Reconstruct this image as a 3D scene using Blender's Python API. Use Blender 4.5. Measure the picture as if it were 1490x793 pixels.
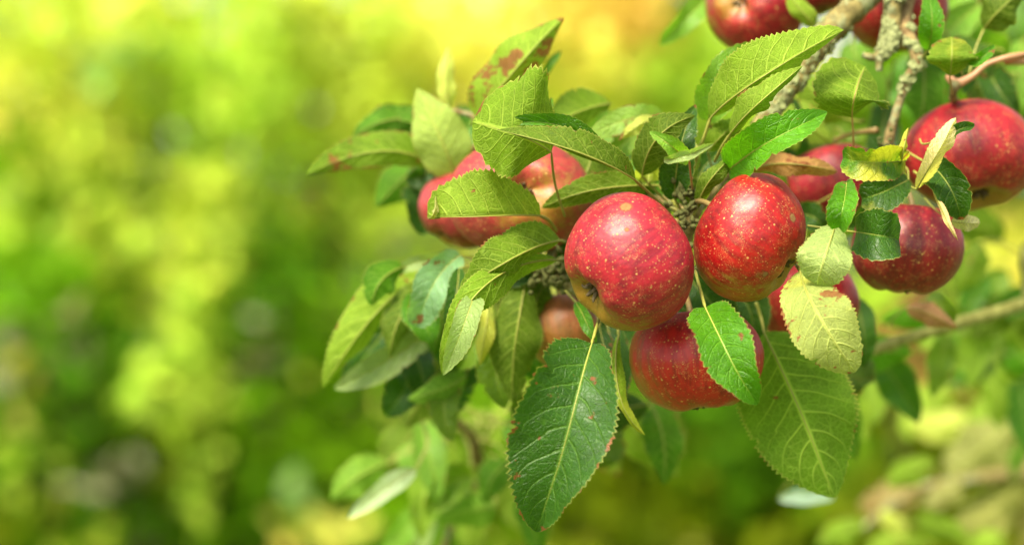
import bpy, bmesh, math, random
from mathutils import Vector, Matrix, Quaternion, noise as mnoise

random.seed(11)
scene = bpy.context.scene
for o in list(bpy.data.objects):
    bpy.data.objects.remove(o)

# ------------------------------------------------------------------ camera
CAM_Z = 1.5
F_MM, SENSOR = 85.0, 36.0
FPX = F_MM / SENSOR * 1490.0
cam_d = bpy.data.cameras.new("camera")
cam_d.lens = F_MM
cam_d.sensor_width = SENSOR
cam_d.clip_start = 0.05
cam_d.clip_end = 500
cam_d.dof.use_dof = True
cam_d.dof.focus_distance = 1.22
cam_d.dof.aperture_fstop = 3.5
cam_d.dof.aperture_blades = 0
cam = bpy.data.objects.new("camera", cam_d)
scene.collection.objects.link(cam)
cam.location = (0, 0, CAM_Z)
cam.rotation_euler = (math.radians(90), 0, 0)
scene.camera = cam
CAM = Vector((0, 0, CAM_Z))

# ------------------------------------------------------------------ world and sun
SUN_EL, SUN_AZ = 50.0, -152.0      # azimuth measured from +Y (view direction) towards +X
to_sun = Vector((math.sin(math.radians(SUN_AZ)) * math.cos(math.radians(SUN_EL)),
                 math.cos(math.radians(SUN_AZ)) * math.cos(math.radians(SUN_EL)),
                 math.sin(math.radians(SUN_EL))))
world = bpy.data.worlds.new("World")
scene.world = world
world.use_nodes = True
wn = world.node_tree
wn.nodes.clear()
w_out = wn.nodes.new("ShaderNodeOutputWorld")
w_bg = wn.nodes.new("ShaderNodeBackground")
w_sky = wn.nodes.new("ShaderNodeTexSky")
w_sky.sky_type = 'NISHITA'
w_sky.sun_disc = False
w_sky.sun_elevation = math.radians(SUN_EL)
w_sky.sun_rotation = math.radians(SUN_AZ)
w_sky.air_density = 1.0
w_sky.dust_density = 4.0
w_hsv = wn.nodes.new("ShaderNodeHueSaturation")     # thin bright cloud: a paler sky
w_hsv.inputs['Saturation'].default_value = 0.08
wn.links.new(w_sky.outputs[0], w_hsv.inputs['Color'])
wn.links.new(w_hsv.outputs[0], w_bg.inputs[0])
w_bg.inputs[1].default_value = 0.05
wn.links.new(w_bg.outputs[0], w_out.inputs[0])

sun_d = bpy.data.lights.new("sun", 'SUN')
sun_d.energy = 1.5
sun_d.angle = math.radians(15)
sun_d.color = (1.0, 0.89, 0.68)
sun = bpy.data.objects.new("sun", sun_d)
scene.collection.objects.link(sun)
sun.rotation_euler = to_sun.to_track_quat('Z', 'Y').to_euler()
sun.location = to_sun * 10

vs = scene.view_settings
vs.view_transform = 'Standard'
vs.look = 'None'
vs.exposure = 2.62
vs.gamma = 1.0
vs.use_curve_mapping = False
scene.cycles.max_bounces = 8
scene.cycles.transmission_bounces = 6
scene.cycles.diffuse_bounces = 4
scene.cycles.sample_clamp_indirect = 8
scene.cycles.use_denoising = True

# ------------------------------------------------------------------ helpers
def P(px, py, Y):
    return Vector(((px - 745.0) / FPX * Y, Y, CAM_Z - (py - 396.5) / FPX * Y))

def lin(r, g, b):
    f = lambda c: (c / 255 / 12.92) if c / 255 <= 0.04045 else ((c / 255 + 0.055) / 1.055) ** 2.4
    return (f(r), f(g), f(b))

def link(o, parent=None):
    scene.collection.objects.link(o)
    if parent is not None:
        o.parent = parent
    return o

def thing(name, label, cat, loc=(0, 0, 0), group=None):
    o = bpy.data.objects.new(name, None)
    o.empty_display_size = 0.02
    o.location = loc
    o["label"] = label
    o["category"] = cat
    if group:
        o["group"] = group
    return link(o)

def mesh_obj(name, verts, faces, mat, parent=None, smooth=True, cols=None, uvs=None):
    me = bpy.data.meshes.new(name)
    me.from_pydata([tuple(v) for v in verts], [], faces)
    if smooth:
        me.polygons.foreach_set("use_smooth", [True] * len(me.polygons))
    for cname, data in (cols or {}).items():
        a = me.attributes.new(cname, 'FLOAT_COLOR', 'POINT')
        flat = []
        for c in data:
            flat.extend((c[0], c[1], c[2], 1.0))
        a.data.foreach_set("color", flat)
    if uvs is not None:
        uvl = me.uv_layers.new(name="UVMap")
        idx = [0] * len(me.loops)
        me.loops.foreach_get("vertex_index", idx)
        flat = []
        for i in idx:
            flat.extend(uvs[i])
        uvl.data.foreach_set("uv", flat)
    me.materials.append(mat)
    me.update()
    o = bpy.data.objects.new(name, me)
    return link(o, parent)

def catmull(pts, n):
    """resample a polyline smoothly: n points per span"""
    out = []
    m = len(pts)
    for i in range(m - 1):
        p0, p1, p2, p3 = pts[max(i - 1, 0)], pts[i], pts[i + 1], pts[min(i + 2, m - 1)]
        for k in range(n):
            t = k / n
            t2, t3 = t * t, t * t * t
            out.append(0.5 * ((2 * p1) + (p2 - p0) * t + (2 * p0 - 5 * p1 + 4 * p2 - p3) * t2 + (3 * p1 - p0 - 3 * p2 + p3) * t3))
    out.append(pts[-1].copy())
    return out

def tube_data(pts, radii, seg=8, bump=0.0, bump_scale=60.0, verts=None, faces=None, flat=1.0):
    verts = [] if verts is None else verts
    faces = [] if faces is None else faces
    n = len(pts)
    base = len(verts)
    ref = Vector((0.13, 0.9, 0.37)).normalized()
    for i, p in enumerate(pts):
        t = (pts[min(i + 1, n - 1)] - pts[max(i - 1, 0)])
        if t.length < 1e-9:
            t = Vector((0, 0, 1))
        t.normalize()
        a = t.cross(ref)
        if a.length < 1e-4:
            a = t.cross(Vector((1, 0, 0)))
        a.normalize()
        b = t.cross(a)
        r = radii[i]
        for k in range(seg):
            th = 2 * math.pi * k / seg
            d = a * math.cos(th) + b * math.sin(th) * flat
            rr = r
            if bump:
                q = p + d * r
                rr = r * (1 + bump * mnoise.noise(q * bump_scale) + 0.5 * bump * mnoise.noise(q * bump_scale * 2.7))
            verts.append(p + d * rr)
    for i in range(n - 1):
        for k in range(seg):
            k2 = (k + 1) % seg
            faces.append((base + i * seg + k, base + i * seg + k2, base + (i + 1) * seg + k2, base + (i + 1) * seg + k))
    faces.append(tuple(base + k for k in reversed(range(seg))))
    faces.append(tuple(base + (n - 1) * seg + k for k in range(seg)))
    return verts, faces

# ------------------------------------------------------------------ node helper
class NG:
    def __init__(self, name):
        self.mat = bpy.data.materials.new(name)
        self.mat.use_nodes = True
        self.t = self.mat.node_tree
        self.t.nodes.clear()
        self.out = self.t.nodes.new("ShaderNodeOutputMaterial")
    def put(self, sock, v):
        if isinstance(v, bpy.types.NodeSocket):
            self.t.links.new(v, sock)
        elif v is not None:
            if isinstance(v, (tuple, list)) and len(v) == 3 and sock.type == 'RGBA':
                v = (*v, 1.0)
            sock.default_value = v
    def n(self, typ, **kw):
        nd = self.t.nodes.new(typ)
        for k, v in kw.items():
            setattr(nd, k, v)
        return nd
    def m(self, op, a, b=None, c=None, clamp=False):
        nd = self.n("ShaderNodeMath", operation=op, use_clamp=clamp)
        self.put(nd.inputs[0], a)
        if b is not None: self.put(nd.inputs[1], b)
        if c is not None: self.put(nd.inputs[2], c)
        return nd.outputs[0]
    def vm(self, op, a, b=None, scale=None):
        nd = self.n("ShaderNodeVectorMath", operation=op)
        self.put(nd.inputs[0], a)
        if b is not None: self.put(nd.inputs[1], b)
        if scale is not None: self.put(nd.inputs['Scale'], scale)
        return nd.outputs['Value'] if op in ('DOT_PRODUCT', 'LENGTH', 'DISTANCE') else nd.outputs[0]
    def step(self, x, lo, hi):
        nd = self.n("ShaderNodeMapRange", interpolation_type='SMOOTHSTEP')
        self.put(nd.inputs[0], x)
        if lo > hi:
            nd.inputs[1].default_value, nd.inputs[2].default_value = hi, lo
            nd.inputs[3].default_value, nd.inputs[4].default_value = 1.0, 0.0
        else:
            nd.inputs[1].default_value, nd.inputs[2].default_value = lo, hi
        return nd.outputs[0]
    def mix(self, f, a, b, blend='MIX'):
        nd = self.n("ShaderNodeMix", data_type='RGBA', blend_type=blend)
        self.put(nd.inputs[0], f); self.put(nd.inputs[6], a); self.put(nd.inputs[7], b)
        return nd.outputs[2]
    def noise(self, vec, scale, detail=2.0, rough=0.5, dist=0.0):
        nd = self.n("ShaderNodeTexNoise")
        self.put(nd.inputs['Vector'], vec)
        nd.inputs['Scale'].default_value = scale
        nd.inputs['Detail'].default_value = detail
        nd.inputs['Roughness'].default_value = rough
        nd.inputs['Distortion'].default_value = dist
        return nd.outputs[0]
    def voronoi(self, vec, scale, feature='F1', rnd=1.0):
        nd = self.n("ShaderNodeTexVoronoi", feature=feature)
        self.put(nd.inputs['Vector'], vec)
        nd.inputs['Scale'].default_value = scale
        nd.inputs['Randomness'].default_value = rnd
        return nd
    def attr(self, name):
        return self.n("ShaderNodeAttribute", attribute_name=name)
    def bump(self, h, strength, dist, normal=None):
        nd = self.n("ShaderNodeBump")
        nd.inputs['Strength'].default_value = strength
        nd.inputs['Distance'].default_value = dist
        self.put(nd.inputs['Height'], h)
        if normal is not None: self.put(nd.inputs['Normal'], normal)
        return nd.outputs[0]
    def principled(self, color, rough, spec=0.5, normal=None, coat=0.0, coat_rough=0.1):
        nd = self.n("ShaderNodeBsdfPrincipled")
        self.put(nd.inputs['Base Color'], color)
        self.put(nd.inputs['Roughness'], rough)
        self.put(nd.inputs['Specular IOR Level'], spec)
        if normal is not None: self.put(nd.inputs['Normal'], normal)
        self.put(nd.inputs['Coat Weight'], coat)
        self.put(nd.inputs['Coat Roughness'], coat_rough)
        return nd
    def surface(self, sh):
        self.t.links.new(sh, self.out.inputs[0])

# ------------------------------------------------------------------ materials
def leaf_material():
    g = NG("apple_leaf_blade")
    tc = g.n("ShaderNodeTexCoord")
    uv = g.n("ShaderNodeSeparateXYZ"); g.put(uv.inputs[0], tc.outputs['UV'])
    ux, s = uv.outputs[0], uv.outputs[1]
    obj = tc.outputs['Object']
    u = g.m('MULTIPLY', g.m('ABSOLUTE', g.m('SUBTRACT', ux, 0.5)), 2.0)
    side = g.m('GREATER_THAN', ux, 0.5)
    aux = g.n("ShaderNodeSeparateColor"); g.put(aux.inputs[0], g.attr("aux").outputs[0])
    brown_amt, yellow_amt, seed = aux.outputs[0], aux.outputs[1], aux.outputs[2]
    off = g.n("ShaderNodeCombineXYZ"); g.put(off.inputs[0], g.m('MULTIPLY', seed, 7.0)); g.put(off.inputs[1], g.m('MULTIPLY', seed, 3.3))
    pos = g.vm('ADD', obj, off.outputs[0])
    wob = g.m('MULTIPLY', g.m('SUBTRACT', g.noise(pos, 45.0, 1.0), 0.5), 0.09)
    sc = g.m('ADD', s, wob)
    bend = g.m('ADD', g.m('MULTIPLY', u, 0.13), g.m('MULTIPLY', g.m('MULTIPLY', u, u), 0.10))
    phase = g.m('ADD', g.m('MULTIPLY', g.m('SUBTRACT', sc, bend), 8.5), g.m('MULTIPLY', side, 0.45))
    fr = g.m('FRACT', g.m('ADD', phase, 10.0))
    dist = g.m('SUBTRACT', 0.5, g.m('ABSOLUTE', g.m('SUBTRACT', fr, 0.5)))
    wv = g.m('ADD', g.m('MULTIPLY', u, 0.045), -0.085)
    v2 = g.step(g.m('ADD', dist, wv), 0.02, -0.06)
    v2 = g.m('MULTIPLY', v2, g.step(u, 1.0, 0.75))
    mid = g.step(u, 0.075, 0.03)
    net = g.voronoi(pos, 520.0, 'DISTANCE_TO_EDGE').outputs['Distance']
    v3 = g.step(net, 0.12, 0.02)
    net2 = g.voronoi(pos, 210.0, 'DISTANCE_TO_EDGE').outputs['Distance']
    v4 = g.step(net2, 0.07, 0.015)
    vein = g.m('MAXIMUM', g.m('MAXIMUM', v2, mid), g.m('MULTIPLY', g.m('MAXIMUM', g.m('MULTIPLY', v3, 0.6), v4), 0.42))
    geo = g.n("ShaderNodeNewGeometry")
    back = geo.outputs['Backfacing']
    top = g.attr("tint_top").outputs[0]
    und = g.attr("tint_under").outputs[0]
    var = g.noise(pos, 70.0, 3.0, 0.6)
    varf = g.m('ADD', g.m('MULTIPLY', var, 1.0), 0.5)
    fine = g.noise(pos, 900.0, 2.0, 0.6)
    varf = g.m('MULTIPLY', varf, g.m('ADD', g.m('MULTIPLY', fine, 0.5), 0.75))
    def shade(c, veinc, veinf):
        cc = g.vm('SCALE', c, scale=varf)
        return g.mix(g.m('MULTIPLY', vein, veinf), cc, veinc)
    topv = g.vm('ADD', g.vm('SCALE', top, scale=1.35), (0.05, 0.07, 0.012))
    undv = g.vm('ADD', g.vm('SCALE', und, scale=1.45), (0.16, 0.16, 0.045))
    c = g.mix(back, shade(top, topv, 0.75), shade(und, undv, 0.75))
    # yellowing between the veins
    yel = g.step(g.m('ADD', g.noise(pos, 38.0, 3.0, 0.6), g.m('MULTIPLY', yellow_amt, 0.5)), 0.62, 0.80)
    yel = g.m('MULTIPLY', yel, g.m('MINIMUM', g.m('MULTIPLY', yellow_amt, 3.0), 1.0))
    c = g.mix(g.m('MULTIPLY', yel, 0.75), c, (0.46, 0.42, 0.045))
    # cream edge, thin
    edge = g.step(u, 0.955, 0.99)
    c = g.mix(g.m('MULTIPLY', edge, 0.55), c, (0.42, 0.40, 0.10))
    # brown spots and scorched margins
    bn = g.noise(pos, 52.0, 4.0, 0.66)
    sp = g.step(g.m('ADD', bn, g.m('MULTIPLY', brown_amt, 0.30)), 0.74, 0.77)
    bn2 = g.noise(g.vm('ADD', pos, (3.1, 1.7, 0.3)), 190.0, 1.0, 0.5)
    sp2 = g.step(g.m('ADD', bn2, g.m('MULTIPLY', brown_amt, 0.10)), 0.80, 0.82)
    em = g.m('MAXIMUM', g.step(u, 0.80, 1.0), g.step(s, 0.90, 0.99))
    sp3 = g.step(g.m('ADD', g.m('MULTIPLY', em, 0.30), g.m('ADD', g.noise(pos, 110.0, 2.0, 0.6), g.m('MULTIPLY', brown_amt, 0.26))), 0.93, 0.98)
    spot = g.m('MAXIMUM', g.m('MAXIMUM', sp, sp2), sp3)
    spot = g.m('MULTIPLY', spot, g.step(brown_amt, 0.02, 0.10))
    bc = g.mix(g.noise(pos, 240.0, 2.0), (0.09, 0.026, 0.010), (0.34, 0.115, 0.045))
    c = g.mix(g.m('MULTIPLY', spot, 0.88), c, bc)
    # relief
    h = g.m('ADD', g.m('MULTIPLY', g.m('MAXIMUM', v2, mid), -1.0), g.m('MULTIPLY', g.m('MAXIMUM', g.m('MULTIPLY', v3, 0.5), v4), -0.55))
    h = g.m('ADD', h, g.m('MULTIPLY', fine, 0.35))
    nrm = g.bump(h, 0.8, 0.0007)
    rough = g.m('ADD', g.m('MULTIPLY', back, 0.22), g.m('ADD', 0.34, g.m('MULTIPLY', var, 0.12)))
    pr = g.principled(c, rough, g.m('SUBTRACT', 0.36, g.m('MULTIPLY', back, 0.22)), nrm)
    tr = g.n("ShaderNodeBsdfTranslucent")
    tcol = g.mix(0.35, c, g.vm('MULTIPLY', c, (1.9, 1.9, 0.5)))
    g.put(tr.inputs[0], g.vm('MULTIPLY', tcol, (1.5, 1.7, 0.8)))
    g.put(tr.inputs[1], nrm)
    mx = g.n("ShaderNodeMixShader")
    g.put(mx.inputs[0], 0.36)
    g.t.links.new(pr.outputs[0], mx.inputs[1]); g.t.links.new(tr.outputs[0], mx.inputs[2])
    g.surface(mx.outputs[0])
    return g.mat

def stalk_material(name, c1, c2):
    g = NG(name)
    tc = g.n("ShaderNodeTexCoord")
    f = g.noise(tc.outputs['Object'], 120.0, 3.0)
    pr = g.principled(g.mix(f, c1, c2), 0.5, 0.4)
    g.surface(pr.outputs[0])
    return g.mat

def bark_material(name, c1, c2, lich=0.5):
    g = NG(name)
    tc = g.n("ShaderNodeTexCoord")
    o = tc.outputs['Object']
    f = g.noise(o, 160.0, 5.0, 0.65)
    f2 = g.noise(o, 55.0, 4.0, 0.6)
    c = g.mix(g.step(f, 0.35, 0.65), c1, c2)
    l = g.step(g.m('ADD', f2, lich * 0.3), 0.58, 0.66)
    c = g.mix(g.m('MULTIPLY', l, 0.85), c, g.mix(g.noise(o, 500.0, 2.0), (0.13, 0.15, 0.06), (0.30, 0.32, 0.17)))
    nrm = g.bump(g.m('ADD', f, g.m('MULTIPLY', l, 0.4)), 0.8, 0.0015)
    g.surface(g.principled(c, 0.85, 0.25, nrm).outputs[0])
    return g.mat

def simple_material(name, c, rough=0.7, c2=None, scale=100.0):
    g = NG(name)
    tc = g.n("ShaderNodeTexCoord")
    col = c if c2 is None else g.mix(g.noise(tc.outputs['Object'], scale, 3.0), c, c2)
    g.surface(g.principled(col, rough, 0.4).outputs[0])
    return g.mat

def apple_material(idx, R, blush, thr, soft, cyel, red, scars, seed, gloss=0.40):
    g = NG("apple_skin_%02d" % idx)
    tc = g.n("ShaderNodeTexCoord")
    p = tc.outputs['Object']
    q = g.vm('SCALE', p, scale=1.0 / R)
    nd = g.n("ShaderNodeVectorMath", operation='NORMALIZE'); g.put(nd.inputs[0], q)
    d = nd.outputs[0]
    qs = g.vm('ADD', q, (seed * 3.1, seed * 1.7, seed * 5.3))
    stv = g.vm('MULTIPLY', d, (1.0, 1.0, 0.10))
    stv = g.vm('ADD', stv, (seed, seed * 2.0, 0.0))
    streak = g.noise(stv, 9.0, 5.0, 0.68)
    streak2 = g.noise(stv, 26.0, 3.0, 0.6)
    big = g.noise(qs, 1.5, 3.0, 0.55)
    b = g.vm('DOT_PRODUCT', d, tuple(blush))
    zc = g.vm('DOT_PRODUCT', d, (0.0, 0.0, -1.0))
    m = g.m('ADD', b, g.m('MULTIPLY', g.m('SUBTRACT', big, 0.5), 1.0))
    m = g.m('ADD', m, g.m('MULTIPLY', g.m('SUBTRACT', streak, 0.5), 1.1))
    m = g.m('ADD', m, g.m('MULTIPLY', g.m('SUBTRACT', streak2, 0.5), 0.35))
    m = g.m('SUBTRACT', m, g.m('MULTIPLY', g.step(zc, 0.72, 1.0), cyel))
    rmask = g.step(m, thr - soft, thr + soft)
    ground = g.mix(g.noise(qs, 3.5, 4.0, 0.6), (0.17, 0.135, 0.007), (0.32, 0.135, 0.012))
    r1 = red
    r2 = (red[0] * 0.40, red[1] * 0.35, red[2] * 0.60)
    redc = g.mix(g.step(g.m('ADD', streak, g.m('MULTIPLY', big, 0.3)), 0.40, 0.82), r2, r1)
    redc = g.mix(g.m('MULTIPLY', g.step(streak2, 0.55, 0.75), 0.35), redc, (red[0] * 1.15, red[1] * 2.6 + 0.02, red[2] * 1.6))
    c = g.mix(rmask, ground, redc)
    # fine russet mottling, stronger where the skin is less red
    fm = g.noise(qs, 34.0, 4.0, 0.7)
    fmk = g.step(g.m('SUBTRACT', fm, g.m('MULTIPLY', m, 0.09)), 0.50, 0.66)
    c = g.mix(g.m('MULTIPLY', fmk, 0.26), c, (0.36, 0.16, 0.045))
    # lenticels: pale dots of uneven size
    def dots(scale, r0, amount, off):
        v = g.voronoi(g.vm('ADD', qs, off), scale, 'F1', 1.0)
        rnd = g.n("ShaderNodeSeparateColor"); g.put(rnd.inputs[0], v.outputs['Color'])
        rr = g.m('MULTIPLY', g.m('POWER', rnd.outputs[0], 2.0), r0)
        dd = g.m('SUBTRACT', g.m('ADD', v.outputs['Distance'], g.m('MULTIPLY', g.m('SUBTRACT', g.noise(qs, 60.0, 1.0), 0.5), 0.10)), rr)
        return g.m('MULTIPLY', g.step(dd, 0.05, -0.04), amount)
    l1 = dots(5.8, 0.115, 0.85, (0, 0, 0))
    l2 = dots(11.5, 0.21, 0.70, (4.1, 2.2, 7.7))
    l3 = dots(26.0, 0.34, 0.45, (1.1, 9.2, 3.7))
    lent = g.m('MAXIMUM', g.m('MAXIMUM', l1, l2), l3)
    c = g.mix(lent, c, (0.52, 0.32, 0.09))
    # short scratches of russet
    scv = g.vm('ADD', g.vm('MULTIPLY', qs, (1.0, 1.0, 2.2)), (9.0, 2.0, 1.0))
    sc1 = g.m('ABSOLUTE', g.m('SUBTRACT', g.noise(scv, 12.0, 3.0, 0.6, 1.2), 0.5))
    sm = g.m('MULTIPLY', g.step(sc1, 0.012, 0.003), g.step(g.noise(qs, 4.2, 2.0), 0.52, 0.60))
    c = g.mix(g.m('MULTIPLY', sm, 0.8), c, (0.48, 0.28, 0.09))
    # russet ring in the stem hollow and round the eye
    hol = g.step(g.m('ADD', zc, g.m('MULTIPLY', g.m('SUBTRACT', fm, 0.5), 0.1)), -0.93, -0.985)
    c = g.mix(g.m('MULTIPLY', hol, 0.7), c, (0.30, 0.20, 0.06))
    rough_add = g.m('MULTIPLY', lent, 0.2)
    for (sd, sr, dark) in scars:
        dist = g.m('ADD', g.vm('DISTANCE', d, tuple(sd)), g.m('MULTIPLY', g.m('SUBTRACT', fm, 0.5), sr * 0.9))
        ring = g.step(dist, sr * 1.35, sr * 0.95)
        core = g.step(dist, sr, sr * 0.8)
        c = g.mix(g.m('MULTIPLY', ring, 0.75), c, (0.14, 0.035, 0.01))
        cc = g.mix(g.noise(qs, 30.0, 3.0), (0.12, 0.05, 0.012), (0.28, 0.15, 0.045))
        c = g.mix(core, c, cc)
        rough_add = g.m('ADD', rough_add, g.m('MULTIPLY', ring, 0.4))
    rough = g.m('ADD', g.m('ADD', gloss, g.m('MULTIPLY', fm, 0.16)), rough_add)
    h = g.m('ADD', g.m('MULTIPLY', g.noise(qs, 5.0, 2.0), 1.0), g.m('MULTIPLY', lent, 0.12))
    h = g.m('ADD', h, g.m('MULTIPLY', g.noise(qs, 70.0, 2.0), 0.06))
    nrm = g.bump(h, 0.35, R * 0.05)
    pr = g.principled(c, rough, 0.42, nrm, 0.05, 0.35)
    pr.inputs['Subsurface Weight'].default_value = 0.06
    pr.inputs['Subsurface Radius'].default_value = (0.004, 0.0012, 0.0008)
    pr.inputs['Subsurface Scale'].default_value = 1.0
    g.surface(pr.outputs[0])
    return g.mat

def foliage_material(name, trans=0.4, rough=0.5):
    g = NG(name)
    c = g.attr("tint").outputs[0]
    tc = g.n("ShaderNodeTexCoord")
    f = g.m('ADD', g.m('MULTIPLY', g.noise(tc.outputs['Object'], 25.0, 2.0), 0.8), 0.6)
    c = g.vm('SCALE', c, scale=f)
    pr = g.principled(c, rough, 0.03)
    tr = g.n("ShaderNodeBsdfTranslucent")
    g.put(tr.inputs[0], g.vm('MULTIPLY', c, (1.35, 1.35, 0.7)))
    mx = g.n("ShaderNodeMixShader"); g.put(mx.inputs[0], trans)
    g.t.links.new(pr.outputs[0], mx.inputs[1]); g.t.links.new(tr.outputs[0], mx.inputs[2])
    g.surface(mx.outputs[0])
    return g.mat

M_LEAF = leaf_material()
M_STALK = stalk_material("leaf_stalk_green", (0.20, 0.24, 0.03), (0.32, 0.29, 0.06))
M_STALK_RED = stalk_material("leaf_stalk_red", (0.40, 0.16, 0.08), (0.45, 0.30, 0.10))
M_STEM = stalk_material("apple_stem_brown", (0.16, 0.09, 0.03), (0.26, 0.20, 0.06))
M_BARK = bark_material("bark_lichened", (0.095, 0.075, 0.022), (0.25, 0.205, 0.068), 0.20)
M_TWIG = bark_material("twig_bark", (0.12, 0.075, 0.028), (0.26, 0.195, 0.075), 0.10)
M_OLIVE = bark_material("olive_bark", (0.17, 0.17, 0.035), (0.32, 0.32, 0.09), 0.05)
M_REDTWIG = simple_material("young_twig_bark", (0.33, 0.13, 0.07), 0.5, (0.42, 0.25, 0.12))
M_LICHEN = simple_material("lichen_crust", (0.12, 0.14, 0.04), 0.95, (0.29, 0.31, 0.14), 400.0)
M_SEPAL = simple_material("dried_sepal", (0.05, 0.032, 0.015), 0.9, (0.16, 0.12, 0.05), 600.0)
M_BUD = simple_material("spur_bud", (0.035, 0.055, 0.008), 0.9, (0.12, 0.115, 0.03), 500.0)
M_FOL = foliage_material("shrub_foliage")
M_WOOD = simple_material("shrub_wood", (0.07, 0.065, 0.02), 0.9, (0.15, 0.14, 0.05), 20.0)

# ------------------------------------------------------------------ ground
def ground():
    g = NG("grass_ground")
    tc = g.n("ShaderNodeTexCoord")
    f = g.noise(tc.outputs['Object'], 2.0, 6.0, 0.65)
    c = g.mix(f, (0.05, 0.10, 0.015), (0.16, 0.19, 0.03))
    h = g.noise(tc.outputs['Object'], 60.0, 3.0)
    g.surface(g.principled(c, 0.9, 0.2, g.bump(h, 0.6, 0.05)).outputs[0])
    n = 24
    vs_, fs_ = [], []
    for i in range(n + 1):
        for j in range(n + 1):
            x, y = -200 + 400 * i / n, -200 + 400 * j / n
            vs_.append((x, y, 0.0))
    for i in range(n):
        for j in range(n):
            a = i * (n + 1) + j
            fs_.append((a, a + n + 1, a + n + 2, a + 1))
    o = mesh_obj("ground", vs_, fs_, g.mat)
    o["kind"] = "structure"
    o["label"] = "grassy orchard ground under the shrubs"
ground()

# ------------------------------------------------------------------ the apple tree (wood)
tree = thing("apple_tree", "apple tree with lichened branches and serrated green leaves, carrying red apples", "tree", (0.80, 1.75, 0.0))
TREE_OFF = Vector((0.80, 1.75, 0.0))
anchors = []          # wood points leaves may grow from

def wood(name, ctrl, radii_px, mat=M_BARK, seg=10, bump=0.18, bscale=220.0, n=10, parent=None, buds=0):
    """ctrl: list of (px,py,Y) or world Vectors; radii in metres"""
    pts = [c if isinstance(c, Vector) else P(*c) for c in ctrl]
    sp = catmull(pts, n)
    rr = []
    m = len(radii_px)
    for i in range(len(sp)):
        t = i / (len(sp) - 1) * (m - 1)
        k = min(int(t), m - 2)
        rr.append(radii_px[k] + (radii_px[k + 1] - radii_px[k]) * (t - k))
    v, f = tube_data(sp, rr, seg, bump, bscale)
    v = [q - TREE_OFF for q in v]
    o = mesh_obj(name, v, f, mat, parent or tree)
    anchors.extend(sp)
    return o, sp, rr

trunk, _, _ = wood("trunk", [Vector((0.80, 1.75, -0.05)), Vector((0.79, 1.76, 0.5)), Vector((0.82, 1.74, 1.1)), Vector((0.78, 1.72, 1.75)), Vector((0.80, 1.78, 2.5))],
                   [0.085, 0.07, 0.062, 0.055, 0.035], seg=16, n=12, bscale=40.0, bump=0.12)
main, main_pts, main_r = wood("branch", [Vector((0.78, 1.72, 1.80)), P(1420, -170, 1.50), P(1330, -75, 1.40), P(1262, -8, 1.345), (1206, 48, 1.335), (1168, 98, 1.33), (1130, 152, 1.325), (1092, 205, 1.32),
                      (1040, 268, 1.315), (1004, 318, 1.30), (985, 400, 1.315), (930, 450, 1.335), (860, 432, 1.335), (796, 400, 1.325)],
                     [0.014, 0.0105, 0.0085, 0.0078, 0.0072, 0.0064, 0.0058, 0.005, 0.0048, 0.0046, 0.004, 0.0036, 0.0036, 0.0044], seg=14, n=10, bump=0.22)
# hanging lichened spur and the twig right of it
spur1, spur1_pts, spur1_r = wood("branch", [P(1420, -170, 1.50), (1340, -90, 1.40), (1306, -15, 1.345), (1300, 30, 1.34), (1294, 62, 1.335), (1281, 82, 1.33), (1279, 104, 1.33)],
                     [0.009, 0.006, 0.0046, 0.0044, 0.0040, 0.0026, 0.0016], n=8, bump=0.2, mat=M_BARK)
spur2, spur2_pts, spur2_r = wood("twig", [P(1340, -90, 1.40), (1318, 20, 1.35), (1322, 50, 1.335), (1335, 88, 1.33), (1322, 112, 1.33), (1312, 140, 1.33), (1300, 175, 1.33), (1293, 205, 1.33), (1290, 240, 1.335)],
                     [0.006, 0.0036, 0.0036, 0.0038, 0.0024, 0.0022, 0.0024, 0.0030, 0.002], n=8, bump=0.16, mat=M_TWIG)
wood("twig", [(1281, 84, 1.33), (1268, 84, 1.33), (1255, 80, 1.33)], [0.0022, 0.002, 0.0016], n=5, bump=0.3)
# reddish young shoot on the right
shoot, shoot_pts, _ = wood("twig", [Vector((0.78, 1.73, 1.70)), P(1560, 82, 1.40), (1490, 80, 1.335), (1440, 92, 1.33), (1415, 111, 1.33), (1392, 122, 1.33), (1380, 112, 1.335)],
                     [0.008, 0.003, 0.0016, 0.0016, 0.0019, 0.0026, 0.0022], n=8, bump=0.14, mat=M_REDTWIG)
wood("twig", [(1392, 119, 1.33), (1388, 132, 1.33), (1386, 145, 1.335)], [0.0034, 0.0026, 0.0016], n=6, bump=0.25, mat=M_TWIG)
# blurred branch lower right, running on behind the fruit to the lower left
low, low_pts, _ = wood("branch", [Vector((0.81, 1.74, 1.20)), P(1600, 395, 1.54), (1490, 441, 1.50), (1400, 468, 1.48), (1310, 496, 1.47), (1235, 522, 1.46), (1200, 540, 1.46)],
                     [0.014, 0.0058, 0.0042, 0.0040, 0.0037, 0.0034, 0.002], n=12, bump=0.2, mat=M_OLIVE)
wood("twig", [(690, 640, 1.60), (672, 712, 1.62), (645, 800, 1.62), (625, 880, 1.62)], [0.0028, 0.003, 0.0026, 0.0018], n=6, mat=M_TWIG)
wood("twig", [(672, 712, 1.62), (740, 694, 1.64), (800, 700, 1.66)], [0.0028, 0.0026, 0.0016], n=6, mat=M_TWIG)
wood("twig", [(700, 690, 1.62), (690, 640, 1.60), (650, 600, 1.55), (625, 560, 1.50), (640, 470, 1.42), (700, 410, 1.36), (790, 400, 1.33)],
     [0.0034, 0.003, 0.003, 0.0028, 0.0028, 0.003, 0.0035], n=6, bump=0.2, mat=M_TWIG)
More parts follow.
